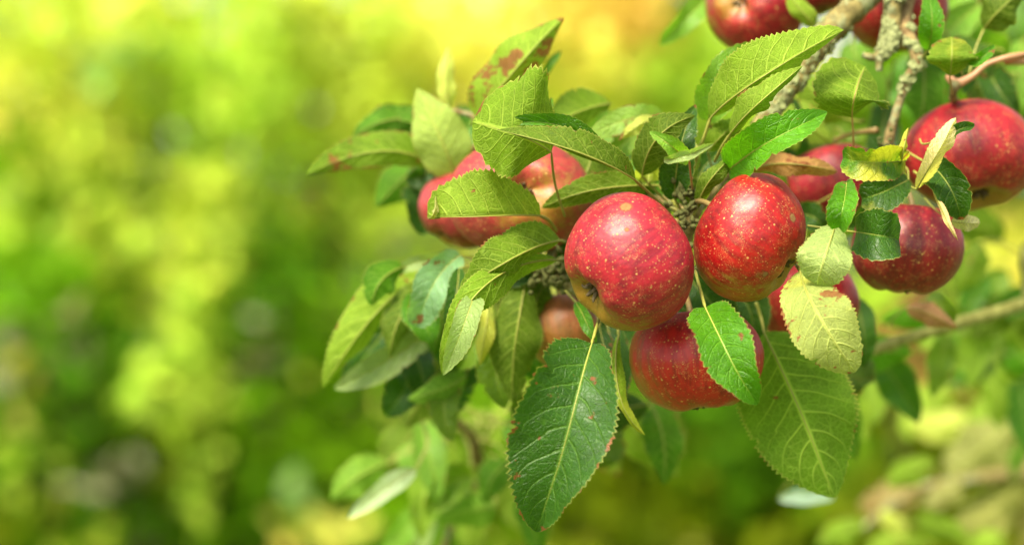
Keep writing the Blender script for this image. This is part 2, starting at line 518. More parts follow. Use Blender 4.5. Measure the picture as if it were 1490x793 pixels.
low2, low2_pts, _ = wood("branch", [Vector((0.80, 1.75, 0.95)), P(1620, 700, 1.95), (1490, 690, 1.95), (1400, 700, 1.94), (1320, 720, 1.92), (1230, 790, 1.9)],
                     [0.014, 0.007, 0.006, 0.005, 0.004, 0.002], n=8, bump=0.2)
# upper left continuation (carries the leaves above the left apples)
upl, upl_pts, _ = wood("twig", [(1004, 318, 1.30), (960, 290, 1.33), (900, 300, 1.345), (840, 320, 1.345), (810, 345, 1.335), (796, 400, 1.325)],
                     [0.003, 0.0026, 0.0024, 0.0024, 0.003, 0.003], n=6, mat=M_TWIG)
wood("twig", [(840, 320, 1.345), (800, 230, 1.36), (720, 190, 1.375), (690, 170, 1.375), (655, 160, 1.395)], [0.0024, 0.002, 0.0018, 0.0016, 0.0012], n=6, mat=M_TWIG)
wood("twig", [(720, 190, 1.375), (660, 240, 1.40), (625, 243, 1.40)], [0.0018, 0.0014, 0.0011], n=6, mat=M_TWIG)

# knobbly spur with buds between the two front apples, and at the left spur
def bud_cluster(name, cx, cy, Y, spread, count, size, mat, seed):
    rnd = random.Random(seed)
    v, f = [], []
    for k in range(count):
        a = Vector((rnd.gauss(0, spread[0]), rnd.gauss(0, 6), rnd.gauss(0, spread[1])))
        c0 = P(cx, cy, Y) + Vector((a.x, a.y * 0.0005, -a.z)) * 0.00036
        d = Vector((rnd.uniform(-1, 1), rnd.uniform(-1.4, 0.2), rnd.uniform(-0.3, 1.2))).normalized()
        L = size * rnd.uniform(0.6, 1.5)
        pts = [c0, c0 + d * L * 0.5, c0 + d * L + Vector((0, 0, L * 0.15))]
        tube_data(pts, [size * 0.28, size * 0.36, size * 0.04], 6, 0.2, 600.0, v, f)
    return mesh_obj(name, [q - TREE_OFF for q in v], f, mat, tree)
b1 = bud_cluster("spur_buds", 1002, 312, 1.27, (14, 34), 70, 0.0042, M_BUD, 3); b1["kind"] = "stuff"
b2 = bud_cluster("spur_buds", 798, 402, 1.305, (20, 14), 60, 0.0045, M_BUD, 4); b2["kind"] = "stuff"
b3 = bud_cluster("spur_buds", 1293, 208, 1.32, (7, 10), 16, 0.0035, M_BUD, 5); b3["kind"] = "stuff"

# lichen crust on branch and spur
def lichen(name, pts, radii, i0, i1, count, seed, facing=None):
    rnd = random.Random(seed)
    v, f = [], []
    for k in range(count):
        t = rnd.uniform(i0, i1)
        i = min(int(t), len(pts) - 2)
        p = pts[i].lerp(pts[i + 1], t - i)
        tan = (pts[i + 1] - pts[i]).normalized()
        d = Vector((rnd.gauss(0, 1), rnd.gauss(-0.6, 1), rnd.gauss(0.3, 1)))
        d = (d - tan * d.dot(tan)).normalized()
        c = p + d * radii[i] * 1.0
        if mnoise.noise(c * 90.0) < -0.05:
            continue
        s = rnd.uniform(0.0009, 0.0028)
        a = tan.cross(d).normalized()
        base = len(v)
        m = 6
        ph = rnd.uniform(0, 6.28)
        for q in range(m):
            th = ph + 2 * math.pi * q / m
            r = s * rnd.uniform(0.6, 1.2)
            v.append(c + (tan * math.cos(th) + a * math.sin(th)) * r + d * rnd.uniform(0.0, 0.9) * s)
        v.append(c + d * s * rnd.uniform(0.2, 0.8))
        v.append(c - d * s * 0.6)
        for q in range(m):
            f.append((base + q, base + (q + 1) % m, base + m))
            f.append((base + (q + 1) % m, base + q, base + m + 1))
    o = mesh_obj(name, [q - TREE_OFF for q in v], f, M_LICHEN, tree, smooth=False)
    o["kind"] = "stuff"
lichen("lichen", main_pts, main_r, 25, 66, 260, 1)
lichen("lichen", spur1_pts, spur1_r, 12, 40, 900, 2)
lichen("lichen", spur2_pts, spur2_r, 8, 40, 70, 6)

# ------------------------------------------------------------------ leaves
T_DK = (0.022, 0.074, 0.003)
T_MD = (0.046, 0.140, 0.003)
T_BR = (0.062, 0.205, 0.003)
T_LT = (0.130, 0.260, 0.022)
T_PA = (0.205, 0.285, 0.090)  # pale top; whitish gloss of some leaves is put into this tint
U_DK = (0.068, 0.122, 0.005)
U_MD = (0.102, 0.182, 0.007)
U_LT = (0.165, 0.265, 0.018)
U_YE = (0.370, 0.410, 0.080)
U_CR = (0.430, 0.400, 0.150)
C_BR = (0.30, 0.155, 0.055)
leaf_rnd = random.Random(77)

def make_leaf(base, mid, tip, W, Y, side='t', aL=18, aR=18, tint=T_MD, curl=10, brown=0.25, yellow=0.0, WL=None, WR=None,
              pet=None, blunt=0.75, wave=11, roll=0, twist=0, cols=7, teeth=22, red=False, rigid=False, fine=True):
    """base/mid/tip in pixels along the midrib; W half width in pixels at that depth; Y depth or (base,mid,tip)."""
    if not isinstance(Y, (tuple, list)):
        Y = (Y, Y, Y)
    fold = 1.0 if side == 't' else -1.0
    if fine:
        if not rigid:
            roll += leaf_rnd.uniform(-10, 10)
            twist += leaf_rnd.uniform(-20, 20)
            aL += 8; aR += 8
    aL *= fold; aR *= fold; curl *= fold
    b, m_, t_ = P(*base, Y[0]), P(*mid, Y[1] - (0.006 if fine else 0)), P(*tip, Y[2])
    ctrl = 2 * m_ - 0.5 * (b + t_)
    pxm = Y[1] / FPX
    WL = (WL if WL is not None else W) * pxm
    WR = (WR if WR is not None else W) * pxm
    teeth = int(min(36, max(12, (t_ - b).length / 0.0026)))
    rows = teeth * 3 if fine else 20
    if not fine:
        cols = 4
    seed = leaf_rnd.random()
    ph = leaf_rnd.uniform(0, 6.28)
    wk = leaf_rnd.uniform(1.3, 2.4)
    e1, e2 = 0.55 * leaf_rnd.uniform(0.85, 1.2), blunt * leaf_rnd.uniform(0.9, 1.12)
    bites = [(leaf_rnd.choice((-1, 1)), leaf_rnd.uniform(0.15, 0.92), leaf_rnd.uniform(0.006, 0.022), leaf_rnd.uniform(0.05, 0.30)) for _ in range(leaf_rnd.choice((1, 2, 3)))] if fine else []
    jit = [leaf_rnd.uniform(0.35, 1.35) for _ in range(400)]
    if fine and not rigid:
        curl += leaf_rnd.uniform(-12, 22) * fold
    wob_a, wob_p = leaf_rnd.uniform(0.006, 0.016) * (1 if fine else 0), leaf_rnd.uniform(0, 6.28)
    sm = e1 / (e1 + e2)
    norm = (sm ** e1) * ((1 - sm) ** e2)
    verts, uvs, faces = [], [], []
    origin = b.copy()
    mids = []
    sgn = 1.0 if side == 't' else -1.0
    length = (t_ - b).length
    for i in range(rows + 1):
        s = i / rows
        p = (1 - s) ** 2 * b + 2 * s * (1 - s) * ctrl + s * s * t_
        T = (2 * (1 - s) * (ctrl - b) + 2 * s * (t_ - ctrl)).normalized()
        V = (CAM - p).normalized()
        S = V.cross(T).normalized()
        N = T.cross(S).normalized()
        ro = math.radians(roll + twist * (s - 0.5))
        S, N = S * math.cos(ro) + N * math.sin(ro), N * math.cos(ro) - S * math.sin(ro)
        p = p + S * (math.sin(s * 5.5 + wob_p) * wob_a * (t_ - b).length * s)
        f = (max(s, 0.0) ** e1) * (max(1 - s, 0.0) ** e2) / norm
        f = max(f, 0.012)
        mids.append(p.copy())
        row = []
        for sd, ang, w in ((-1, aR, WR), (1, aL, WL)):
            q = p.copy()
            colv = []
            for j in range(1, cols + 1):
                u = j / cols
                a = math.radians(ang + curl * (u - 0.3) + wave * math.sin(2 * math.pi * wk * s + ph + (1.7 if sd > 0 else 0)) * (0.3 + u))
                step = w * f / cols
                for bs, bc, bw, bd in bites:
                    if bs == sd:
                        step *= 1 - bd * math.exp(-((s - bc) / bw) ** 2)
                if j == cols and fine:
                    tooth = ((i % 3) / 3.0)
                    step += w * (0.12 * tooth - 0.035) * min(1.0, f * 1.6) * jit[i // 3 + (0 if sd > 0 else 150)]
                    step = max(step, 0.0)
                dvec = S * (sd * math.cos(a)) + N * math.sin(a)
                q = q + dvec * step
                nloc = N * math.cos(a) - S * (sd * math.sin(a))
                phase = (s - 0.13 * u - 0.10 * u * u) * 8.5 + (0.45 if sd > 0 else 0)
                quilt = abs(math.sin(math.pi * phase)) ** 0.6
                hgt = (quilt - 0.5) * length * 0.012 * min(1, u * 3) * (1.15 - u) * min(1, f * 1.5)
                hgt += length * 0.012 * mnoise.noise((q - origin) * 55.0 + Vector((seed * 40, 0, 0))) * u
                colv.append((q + nloc * hgt * sgn, (0.5 + 0.5 * u * sd, s)))
            row.append(colv)
        right = [c for c in reversed(row[0])]
        nloc = N
        full = right + [(p - N * sgn * 0.0002, (0.5, s))] + row[1]
        for q, uv in full:
            verts.append(q - origin)
            uvs.append(uv)
    nc = 2 * cols + 1
    for i in range(rows):
        for j in range(nc - 1):
            a = i * nc + j
            quad = (a, a + nc, a + nc + 1, a + 1)
            faces.append(quad if side == 't' else tuple(reversed(quad)))
    if side == 't':
        top = tint; und = tuple(min(0.6, c * 1.5 + k) for c, k in zip(tint, (0.05, 0.06, 0.02)))
    else:
        und = tint; top = tuple(c * 0.62 for c in tint)
    j = leaf_rnd.uniform(0.88, 1.14)
    top = tuple(c * j for c in top); und = tuple(c * j for c in und)
    n = len(verts)
    o = mesh_obj("leaf", verts, faces, M_LEAF, None, True,
                 {"tint_top": [top] * n, "tint_under": [und] * n, "aux": [(brown, yellow, seed)] * n}, uvs)
    o.parent = tree
    o.location = origin - TREE_OFF
    # stalk and midrib: a tapering tube standing proud on the underside
    pts = [];
    if pet:
        pp = [P(*c) if len(c) == 3 else P(c[0], c[1], Y[0]) for c in pet]
    else:
        T0 = (ctrl - b).normalized()
        near = min(anchors, key=lambda q: (q - b).length)
        dn = near - b
        if dn.length > 0.045:
            dn = dn.normalized() * 0.03
        pp = [b + dn, b + dn * 0.5 - T0 * min(0.006, dn.length * 0.3)]
    petc = catmull(pp + [b], 5)
    ribw = min(max(length * 0.009, 0.00032), 0.00052)
    for q in petc[:-1]:
        pts.append((q, ribw * 1.7))
    stepm = max(1, rows // 16)
    for i in range(0, rows - 1, stepm):
        s = i / rows
        T = (mids[min(i + 1, rows)] - mids[max(i - 1, 0)]).normalized()
        V = (CAM - mids[i]).normalized()
        S = V.cross(T).normalized(); N = T.cross(S)
        pts.append((mids[i] - N * sgn * 0.00025, ribw * (1 - 0.85 * s)))
    v, f = tube_data([q for q, r in pts], [r for q, r in pts], 6)
    st = mesh_obj("leaf_stalk", [q - origin for q in v], f, M_STALK_RED if red else M_STALK, o)
    return o

L = make_leaf
# --- front cluster, under the fruit
L((861, 500), (824, 630), (785, 775), 78, (1.205, 1.185, 1.20), 't', 8, 12, (0.024, 0.078, 0.006), brown=0.36, WL=68, WR=92, curl=14, wave=15, twist=16, pet=[(880, 440, 1.26), (870, 470, 1.23)])
L((1026, 447), (1060, 515), (1101, 589), 46, (1.212, 1.19, 1.19), 't', 22, 20, T_BR, brown=0.30, pet=[(1012, 395, 1.255), (1020, 425, 1.225)])
L((1164, 394), (1190, 458), (1246, 540), 52, (1.225, 1.19, 1.19), 'u', 6, 6, (0.26, 0.31, 0.08), brown=0.42, wave=6, blunt=0.55, yellow=0.2, rigid=True, WL=50, WR=52, pet=[(1150, 375, 1.29), (1158, 385, 1.25)])
L((1112, 484), (1160, 590), (1216, 722), 88, (1.30, 1.285, 1.285), 'u', 8, 8, (0.100, 0.200, 0.010), brown=0.12, curl=6, wave=5, pet=[(1100, 440, 1.31), (1108, 465, 1.31)])
L((1216, 326), (1203, 368), (1188, 414), 40, (1.225, 1.20, 1.20), 'u', 5, 5, (0.22, 0.29, 0.09), rigid=True, wave=5, brown=0.12, blunt=0.40, pet=[(1228, 300, 1.27), (1220, 315, 1.25)])
L((1246, 338), (1275, 342), (1308, 349), 40, (1.235, 1.215, 1.22), 't', 14, 14, T_DK, brown=0.05, blunt=0.42)
L((1232, 264), (1228, 296), (1220, 331), 25, (1.225, 1.20, 1.20), 't', 22, 25, T_BR, brown=0.42, blunt=0.42, pet=[(1262, 250, 1.29), (1246, 256, 1.25)])
L((1318, 234), (1272, 236), (1226, 232), 32, (1.25, 1.225, 1.225), 't', 15, 20, T_MD, brown=0.42, yellow=0.42, blunt=0.45)
L((1312, 235), (1316, 212), (1322, 186), 10, 1.235, 'u', 30, 55, U_YE, brown=0.4, yellow=0.8)
L((1322, 262), (1288, 278), (1254, 290), 30, (1.275, 1.265, 1.265), 't', 12, 12, T_DK, brown=0.15, yellow=0.2, blunt=0.5)
L((1334, 276), (1362, 226), (1392, 172), 18, (1.26, 1.235, 1.235), 'u', 12, 35, (0.55, 0.46, 0.22), brown=0.25, blunt=0.5, WL=17, WR=24, pet=[(1300, 250, 1.31), (1318, 268, 1.28)])
L((1364, 206), (1392, 190), (1418, 182), 12, (1.245, 1.24, 1.24), 't', 25, 35, T_DK, brown=0.2)
L((1346, 236), (1380, 268), (1396, 320), 34, (1.275, 1.255, 1.255), 't', 16, 20, T_DK, brown=0.15, curl=16)
L((1358, 276), (1374, 312), (1394, 350), 7, (1.265, 1.235, 1.225), 'u', 35, 35, (0.50, 0.36, 0.18), brown=0.35)
L((1384, 322), (1404, 325), (1426, 324), 13, (1.27, 1.265, 1.265), 'u', 5, 5, (0.48, 0.47, 0.24), brown=0.05, blunt=0.4)
L((1318, 448), (1352, 456), (1391, 478), 20, (1.40, 1.385, 1.385), 'u', 15, 15, (0.34, 0.17, 0.10), brown=0.5)
L((1350, 432), (1372, 446), (1385, 470), 16, (1.41, 1.40, 1.40), 't', 10, 15, U_MD, brown=0.1)
L((1244, 440), (1256, 480), (1256, 534), 22, (1.42, 1.41, 1.41), 't', 12, 15, T_DK, brown=0.05)
L((1165, 312), (1186, 318), (1206, 340), 22, (1.36, 1.35, 1.35), 't', 12, 15, T_DK, brown=0.05)
# shaded leaves inside the cluster, close behind the fruit
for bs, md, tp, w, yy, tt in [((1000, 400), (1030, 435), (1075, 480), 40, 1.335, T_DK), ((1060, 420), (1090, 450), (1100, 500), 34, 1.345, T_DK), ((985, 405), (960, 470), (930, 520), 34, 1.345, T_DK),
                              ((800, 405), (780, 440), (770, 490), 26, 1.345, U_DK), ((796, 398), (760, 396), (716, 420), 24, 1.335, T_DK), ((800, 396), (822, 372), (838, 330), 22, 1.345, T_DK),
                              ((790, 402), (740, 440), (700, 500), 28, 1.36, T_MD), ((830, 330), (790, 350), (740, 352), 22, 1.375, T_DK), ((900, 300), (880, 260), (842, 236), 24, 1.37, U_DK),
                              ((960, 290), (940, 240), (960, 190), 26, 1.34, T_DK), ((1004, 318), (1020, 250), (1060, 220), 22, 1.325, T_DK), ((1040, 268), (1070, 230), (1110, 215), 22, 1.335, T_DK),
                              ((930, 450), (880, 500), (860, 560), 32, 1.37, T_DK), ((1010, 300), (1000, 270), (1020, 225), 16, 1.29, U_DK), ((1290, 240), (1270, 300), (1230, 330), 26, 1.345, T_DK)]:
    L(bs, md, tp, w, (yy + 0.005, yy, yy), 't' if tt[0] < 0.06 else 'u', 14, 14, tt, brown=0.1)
# --- upper right, along the branch
L((1240, 172), (1244, 138), (1260, 98), 52, (1.275, 1.255, 1.28), 'u', 4, 22, U_MD, brown=0.06, WL=66, WR=54, curl=6, blunt=0.42, rigid=True, pet=[(1243, 225, 1.30), (1242, 205, 1.285)], red=True)
L((1228, 172), (1196, 148), (1158, 104), 40, 1.40, 'u', 8, 8, U_LT, brown=0.1)
L((1034, 172), (1108, 112), (1229, 46), 40, (1.265, 1.235, 1.25), 'u', 12, 55, U_LT, brown=0.06, WL=54, WR=32, curl=10, blunt=0.6, rigid=True, pet=[(1004, 262, 1.285), (1016, 222, 1.275), (1026, 195, 1.27)])
L((1030, 176), (1058, 116), (1114, 72), 36, (1.29, 1.28, 1.29), 't', 10, 10, T_LT, brown=0.1, blunt=0.5)
L((1062, 196), (1104, 150), (1168, 97), 26, (1.25, 1.225, 1.225), 'u', 15, 50, U_LT, brown=0.22, WL=32, WR=24, curl=14, pet=[(1040, 235, 1.275), (1050, 215, 1.26)])
L((1060, 248), (1122, 205), (1203, 162), 30, (1.255, 1.22, 1.225), 't', 16, 28, T_BR, brown=0.06, curl=12, WL=40, WR=36, pet=[(1030, 275, 1.29), (1045, 262, 1.27)])
L((1086, 250), (1146, 238), (1219, 249), 20, (1.325, 1.30, 1.30), 'u', 25, 22, C_BR, brown=0.6, wave=16, curl=25, blunt=0.55)
L((1030, 222), (1052, 196), (1086, 166), 26, (1.30, 1.29, 1.29), 'u', 15, 15, U_MD, brown=0.2)
L((1003, 233), (978, 214), (945, 192), 17, (1.225, 1.205, 1.205), 't', 25, 20, T_LT, brown=0.05, pet=[(1008, 278, 1.27), (1005, 255, 1.245)], red=True)
L((966, 233), (1000, 226), (1038, 208), 10, (1.205, 1.20, 1.215), 't', 25, 20, T_PA, brown=0.05, pet=[(985, 225, 1.21)])
L((982, 290), (988, 225), (1013, 153), 27, (1.28, 1.27, 1.275), 't', 15, 15, T_DK, brown=0.15)
L((934, 256), (958, 200), (1011, 168), 30, (1.275, 1.255, 1.255), 'u', 15, 15, U_DK, brown=0.14, WL=34, WR=28)
L((964, 166), (908, 176), (850, 200), 20, (1.34, 1.325, 1.325), 't', 6, 4, (0.21, 0.33, 0.06), brown=0.40, wave=12, rigid=True)
L((960, 172), (930, 182), (900, 205), 12, (1.315, 1.305, 1.305), 'u', 18, 16, U_YE, brown=0.5, wave=16)
L((924, 262), (850, 226), (724, 188), 26, (1.225, 1.20, 1.205), 'u', 68, 22, U_DK, brown=0.16, WL=18, WR=38, curl=12, pet=[(975, 310, 1.28), (950, 286, 1.25)], wave=4)
L((880, 222), (812, 182), (730, 186), 17, (1.225, 1.222, 1.225), 't', 55, 20, T_MD, brown=0.06, WL=10, WR=20)
L((802, 222), (752, 196), (687, 178), 80, (1.245, 1.225, 1.235), 'u', 8, 10, U_MD, brown=0.16, WL=66, WR=104, curl=8, blunt=0.5, rigid=True, pet=[(822, 315, 1.285), (808, 270, 1.265)], teeth=26)
L((692, 172), (752, 98), (822, 28), 40, (1.345, 1.33, 1.335), 'u', 12, 48, U_LT, brown=0.62, WL=46, WR=40)
L((788, 112), (800, 94), (817, 74), 8, 1.38, 't', 20, 20, T_MD, brown=0.1)
L((790, 168), (796, 156), (804, 143), 8, 1.30, 't', 20, 20, T_MD, brown=0.1)
L((664, 262), (640, 198), (606, 130), 42, (1.385, 1.375, 1.375), 'u', 8, 10, (0.25, 0.34, 0.07), brown=0.34, yellow=0.1, blunt=0.8, rigid=True, wave=6)
L((655, 162), (650, 118), (652, 68), 17, (1.40, 1.40, 1.40), 'u', 20, 30, U_YE, brown=0.42)
L((628, 242), (556, 220), (446, 255), 24, (1.39, 1.38, 1.375), 'u', 18, 15, U_MD, brown=0.52, curl=10, WR=32, rigid=True)
L((640, 250), (612, 275), (595, 305), 24, (1.42, 1.42, 1.42), 't', 15, 15, T_PA, brown=0.2)
L((625, 245), (612, 258), (592, 262), 18, 1.41, 't', 15, 15, T_DK, brown=0.2)
# --- left group
L((786, 314), (708, 314), (622, 318), 50, (1.27, 1.245, 1.255), 'u', 78, 6, U_LT, brown=0.26, WL=14, WR=68, curl=6, blunt=0.5, pet=[(812, 340, 1.31), (800, 322, 1.29)], yellow=0.1)
L((624, 318), (632, 308), (634, 284), 9, 1.25, 'u', 50, 50, U_CR, brown=0.55, pet=[(640, 317, 1.253)])
L((816, 350), (748, 374), (667, 428), 38, (1.285, 1.245, 1.25), 'u', 35, 12, U_MD, brown=0.14, WL=26, WR=46, pet=[(822, 352, 1.31)])
L((812, 378), (700, 420), (645, 545), 36, (1.285, 1.235, 1.245), 'u', 25, 12, U_MD, brown=0.14, WL=34, WR=26, curl=4, pet=[(822, 376, 1.31)])
L((690, 430), (674, 474), (645, 546), 24, (1.233, 1.223, 1.23), 't', 12, 14, T_PA, brown=0.14, WL=26, WR=20)
L((670, 371), (632, 412), (606, 476), 31, (1.325, 1.315, 1.315), 't', 14, 12, (0.15, 0.28, 0.13), brown=0.36, blunt=0.5)  # whitish gloss on this leaf is painted in by the pale tint
L((660, 372), (610, 382), (560, 400), 12, (1.37, 1.37, 1.37), 't', 10, 10, T_PA, brown=0.1)
L((640, 392), (556, 448), (468, 562), 40, (1.40, 1.375, 1.375), 'u', 42, 4, U_LT, brown=0.22, curl=6, WL=42, WR=44)
L((640, 404), (570, 470), (500, 566), 34, (1.42, 1.41, 1.41), 't', 12, 12, T_DK, brown=0.22)
L((648, 468), (566, 524), (486, 564), 24, (1.40, 1.395, 1.395), 't', 12, 12, T_PA, brown=0.18)
L((764, 412), (752, 490), (744, 584), 40, (1.33, 1.325, 1.33), 'u', 10, 10, U_DK, brown=0.14, pet=[(790, 398, 1.33), (775, 402, 1.33)])
L((652, 468), (626, 545), (590, 622), 42, (1.46, 1.46, 1.46), 'u', 10, 10, U_DK, brown=0.14)
L((712, 436), (706, 486), (698, 532), 16, (1.325, 1.32, 1.32), 'u', 16, 20, U_YE, brown=0.3, yellow=0.3)
L((724, 478), (688, 528), (630, 552), 34, (1.43, 1.43, 1.43), 't', 10, 10, T_DK, brown=0.05)
L((668, 390), (662, 440), (650, 490), 16, (1.31, 1.30, 1.30), 't', 10, 12, T_DK, brown=0.05)
L((900, 488), (900, 568), (939, 632), 16, (1.275, 1.255, 1.25), 'u', 30, 45, U_LT, brown=0.2, yellow=0.25, pet=[(905, 440, 1.30), (900, 465, 1.29)])
L((882, 468), (896, 540), (896, 604), 26, (1.33, 1.325, 1.325), 't', 10, 10, T_DK, brown=0.30)
L((872, 476), (884, 530), (892, 590), 18, (1.31, 1.305, 1.305), 't', 10, 10, T_DK, brown=0.55)
L((838, 440), (852, 466), (868, 498), 11, (1.285, 1.27, 1.26), 't', 10, 10, T_MD, brown=0.05)
L((958, 270), (872, 276), (788, 302), 24, (1.30, 1.285, 1.285), 'u', 12, 12, U_DK, brown=0.10, pet=[(985, 300, 1.30)])
L((1014, 304), (1034, 262), (1080, 212), 18, (1.275, 1.255, 1.26), 'u', 20, 25, U_DK, brown=0.12)
L((852, 320), (846, 290), (832, 252), 12, (1.33, 1.33, 1.33), 't', 15, 20, T_MD, brown=0.05)
L((930, 262), (945, 250), (960, 262), 18, (1.29, 1.285, 1.285), 't', 12, 12, U_YE, brown=0.2)
# --- top right
L((1350, 74), (1356, 34), (1352, -16), 20, (1.315, 1.30, 1.305), 't', 14, 14, T_BR, brown=0.34)
L((1382, 112), (1385, 84), (1384, 54), 38, (1.295, 1.28, 1.29), 'u', 10, 12, U_MD, brown=0.30, yellow=0.2, blunt=0.4, rigid=True, pet=[(1386, 138, 1.325), (1384, 125, 1.31)])
L((1408, 88), (1428, 84), (1447, 66), 12, (1.285, 1.28, 1.28), 't', 20, 25, T_BR, brown=0.3)
L((1432, 42), (1456, 14), (1496, -22), 34, (1.34, 1.335, 1.335), 'u', 14, 14, U_DK, brown=0.05, pet=[(1410, 108, 1.33), (1420, 70, 1.335)])
L((1040, -14), (1002, 24), (961, 66), 20, (1.44, 1.43, 1.43), 't', 12, 16, T_LT, brown=0.3)
L((1186, 40), (1166, 16), (1142, -16), 17, (1.36, 1.36, 1.36), 'u', 14, 14, U_LT, brown=0.05)
L((1240, 62), (1256, 108), (1292, 160), 30, (1.50, 1.50, 1.50), 't', 10, 10, T_LT, brown=0.05)
L((1320, 80), (1345, 130), (1370, 200), 55, (1.62, 1.62, 1.62), 't', 8, 8, T_MD, brown=0.02)
L((1260, 160), (1275, 190), (1270, 240), 34, (1.56, 1.56, 1.56), 't', 8, 8, T_MD, brown=0.02)
L((1430, 60), (1400, 20), (1390, -30), 40, (1.66, 1.66, 1.66), 't', 8, 8, T_LT, brown=0.02)
# --- blurred leaves farther back (same tree)
B = lambda *a, **k: make_leaf(*a, fine=False, **k)
B((640, 600), (660, 665), (655, 735), 27, 1.58, 'u', tint=U_MD, brown=0.15)
B((612, 617), (585, 650), (556, 690), 36, 1.60, 'u', tint=U_DK, brown=0.1)
B((690, 600), (640, 600), (598, 622), 26, 1.60, 'u', tint=U_MD, brown=0.3)
B((606, 682), (560, 712), (506, 754), 17, 1.46, 't', tint=(0.30, 0.38, 0.22), brown=0.05)  # pale sheen put into the leaf colour
B((560, 676), (545, 684), (528, 692), 12, 1.58, 't', tint=T_PA, brown=0.02)
B((628, 735), (618, 775), (600, 830), 16, 1.60, 't', tint=T_PA, brown=0.02)
B((640, 730), (590, 770), (560, 820), 22, 1.62, 't', tint=T_LT, brown=0.02)
B((740, 690), (760, 730), (800, 780), 36, 1.70, 'u', tint=U_DK, brown=0.1)
B((720, 690), (690, 740), (680, 800), 34, 1.70, 'u', tint=U_MD, brown=0.1)
B((720, 600), (690, 640), (700, 700), 28, 1.62, 'u', tint=U_MD, brown=0.15)
B((770, 560), (740, 600), (720, 650), 26, 1.62, 'u', tint=U_LT, brown=0.2)
B((905, 600), (940, 640), (988, 692), 36, 1.50, 'u', tint=U_MD, brown=0.05)
B((960, 590), (950, 610), (940, 640), 18, 1.50, 't', tint=T_LT, brown=0.05)
B((985, 600), (985, 640), (990, 668), 16, 1.48, 'u', tint=U_DK, brown=0.05)
B((900, 590), (880, 640), (900, 690), 30, 1.60, 'u', tint=U_MD, brown=0.5)
B((1132, 726), (1172, 722), (1214, 724), 12, 1.62, 't', tint=(0.26, 0.36, 0.33), brown=0.0, pet=[(1150, 700, 1.60), (1138, 715, 1.61)])
for args in [((1360, 672), (1325, 686), (1290, 704), 22, 1.85, U_MD, 0.35), ((1258, 768), (1225, 775), (1188, 795), 22, 1.85, U_MD, 0.35),
             ((1480, 620), (1420, 660), (1380, 700), 44, 1.95, (0.17, 0.18, 0.05), 0.3), ((1490, 700), (1440, 745), (1390, 770), 36, 1.95, (0.18, 0.18, 0.05), 0.3),
             ((1400, 700), (1372, 722), (1340, 738), 20, 1.85, (0.26, 0.25, 0.09), 0.3), ((1340, 690), (1290, 730), (1250, 730), 30, 1.95, (0.20, 0.15, 0.06), 0.5),
             ((1330, 760), (1370, 768), (1410, 790), 22, 1.85, U_MD, 0.3), ((1500, 590), (1450, 600), (1400, 640), 34, 2.0, U_LT, 0.2),
             ((1495, 640), (1480, 668), (1476, 700), 14, 1.9, T_MD, 0.1), ((1320, 770), (1300, 760), (1280, 740), 16, 1.88, U_YE, 0.3),
             ((1420, 610), (1370, 620), (1320, 615), 26, 2.05, U_YE, 0.4), ((1380, 560), (1340, 600), (1320, 640), 30, 2.1, U_LT, 0.3),
             ((1460, 780), (1430, 800), (1400, 830), 26, 1.9, U_LT, 0.3), ((1350, 800), (1300, 790), (1260, 810), 20, 1.95, U_LT, 0.3)]:
    B(args[0], args[1], args[2], args[3], args[4], 'u', tint=args[5], brown=args[6], wave=14)
# inner leaves that thicken the cluster
fr_ = random.Random(21)
for (x0, y0, x1, y1, Y0, Y1, n, tints) in [
        (570, 380, 740, 560, 1.36, 1.46, 16, [T_DK, T_MD, U_DK, U_MD, T_LT]),
        (560, 540, 760, 740, 1.46, 1.58, 10, [U_MD, U_LT, T_MD, T_LT]),
        (850, 150, 1010, 260, 1.32, 1.40, 7, [T_MD, U_MD, T_LT, U_DK]),
        (1030, 90, 1180, 250, 1.34, 1.42, 9, [T_MD, U_MD, T_DK, U_LT]),
        (1190, 110, 1330, 300, 1.40, 1.52, 9, [T_MD, U_LT, T_DK, U_MD]),
        (1320, -20, 1490, 140, 1.40, 1.56, 14, [T_MD, U_DK, T_DK, T_LT]),
        (570, 330, 720, 440, 1.34, 1.40, 8, [T_DK, T_MD, U_MD, U_DK]),
        (600, 110, 720, 270, 1.41, 1.47, 8, [T_DK, U_MD, T_MD]),
        (780, 480, 960, 620, 1.40, 1.48, 7, [T_DK, U_DK, T_MD]),
        (1090, 420, 1260, 520, 1.42, 1.46, 6, [T_DK, U_DK, T_MD]),
        (1400, 300, 1490, 560, 1.60, 1.80, 9, [T_MD, U_LT, U_MD, T_BR])]:
    for k in range(n):
        bx, by = fr_.uniform(x0, x1), fr_.uniform(y0, y1)
        a = fr_.gauss(math.pi * 0.62, 0.8)
        ln = fr_.uniform(70, 120)
        ex, ey = bx + math.cos(a) * ln, by + math.sin(a) * ln
        mx, my = (bx + ex) / 2 + fr_.uniform(-12, 12), (by + ey) / 2 + fr_.uniform(-12, 4)
        yy = fr_.uniform(Y0, Y1)
        make_leaf((bx, by), (mx, my), (ex, ey), fr_.uniform(24, 36), (yy + 0.01, yy, yy - 0.005), fr_.choice('tu'), 14, 14, fr_.choice(tints), brown=fr_.uniform(0, 0.4))
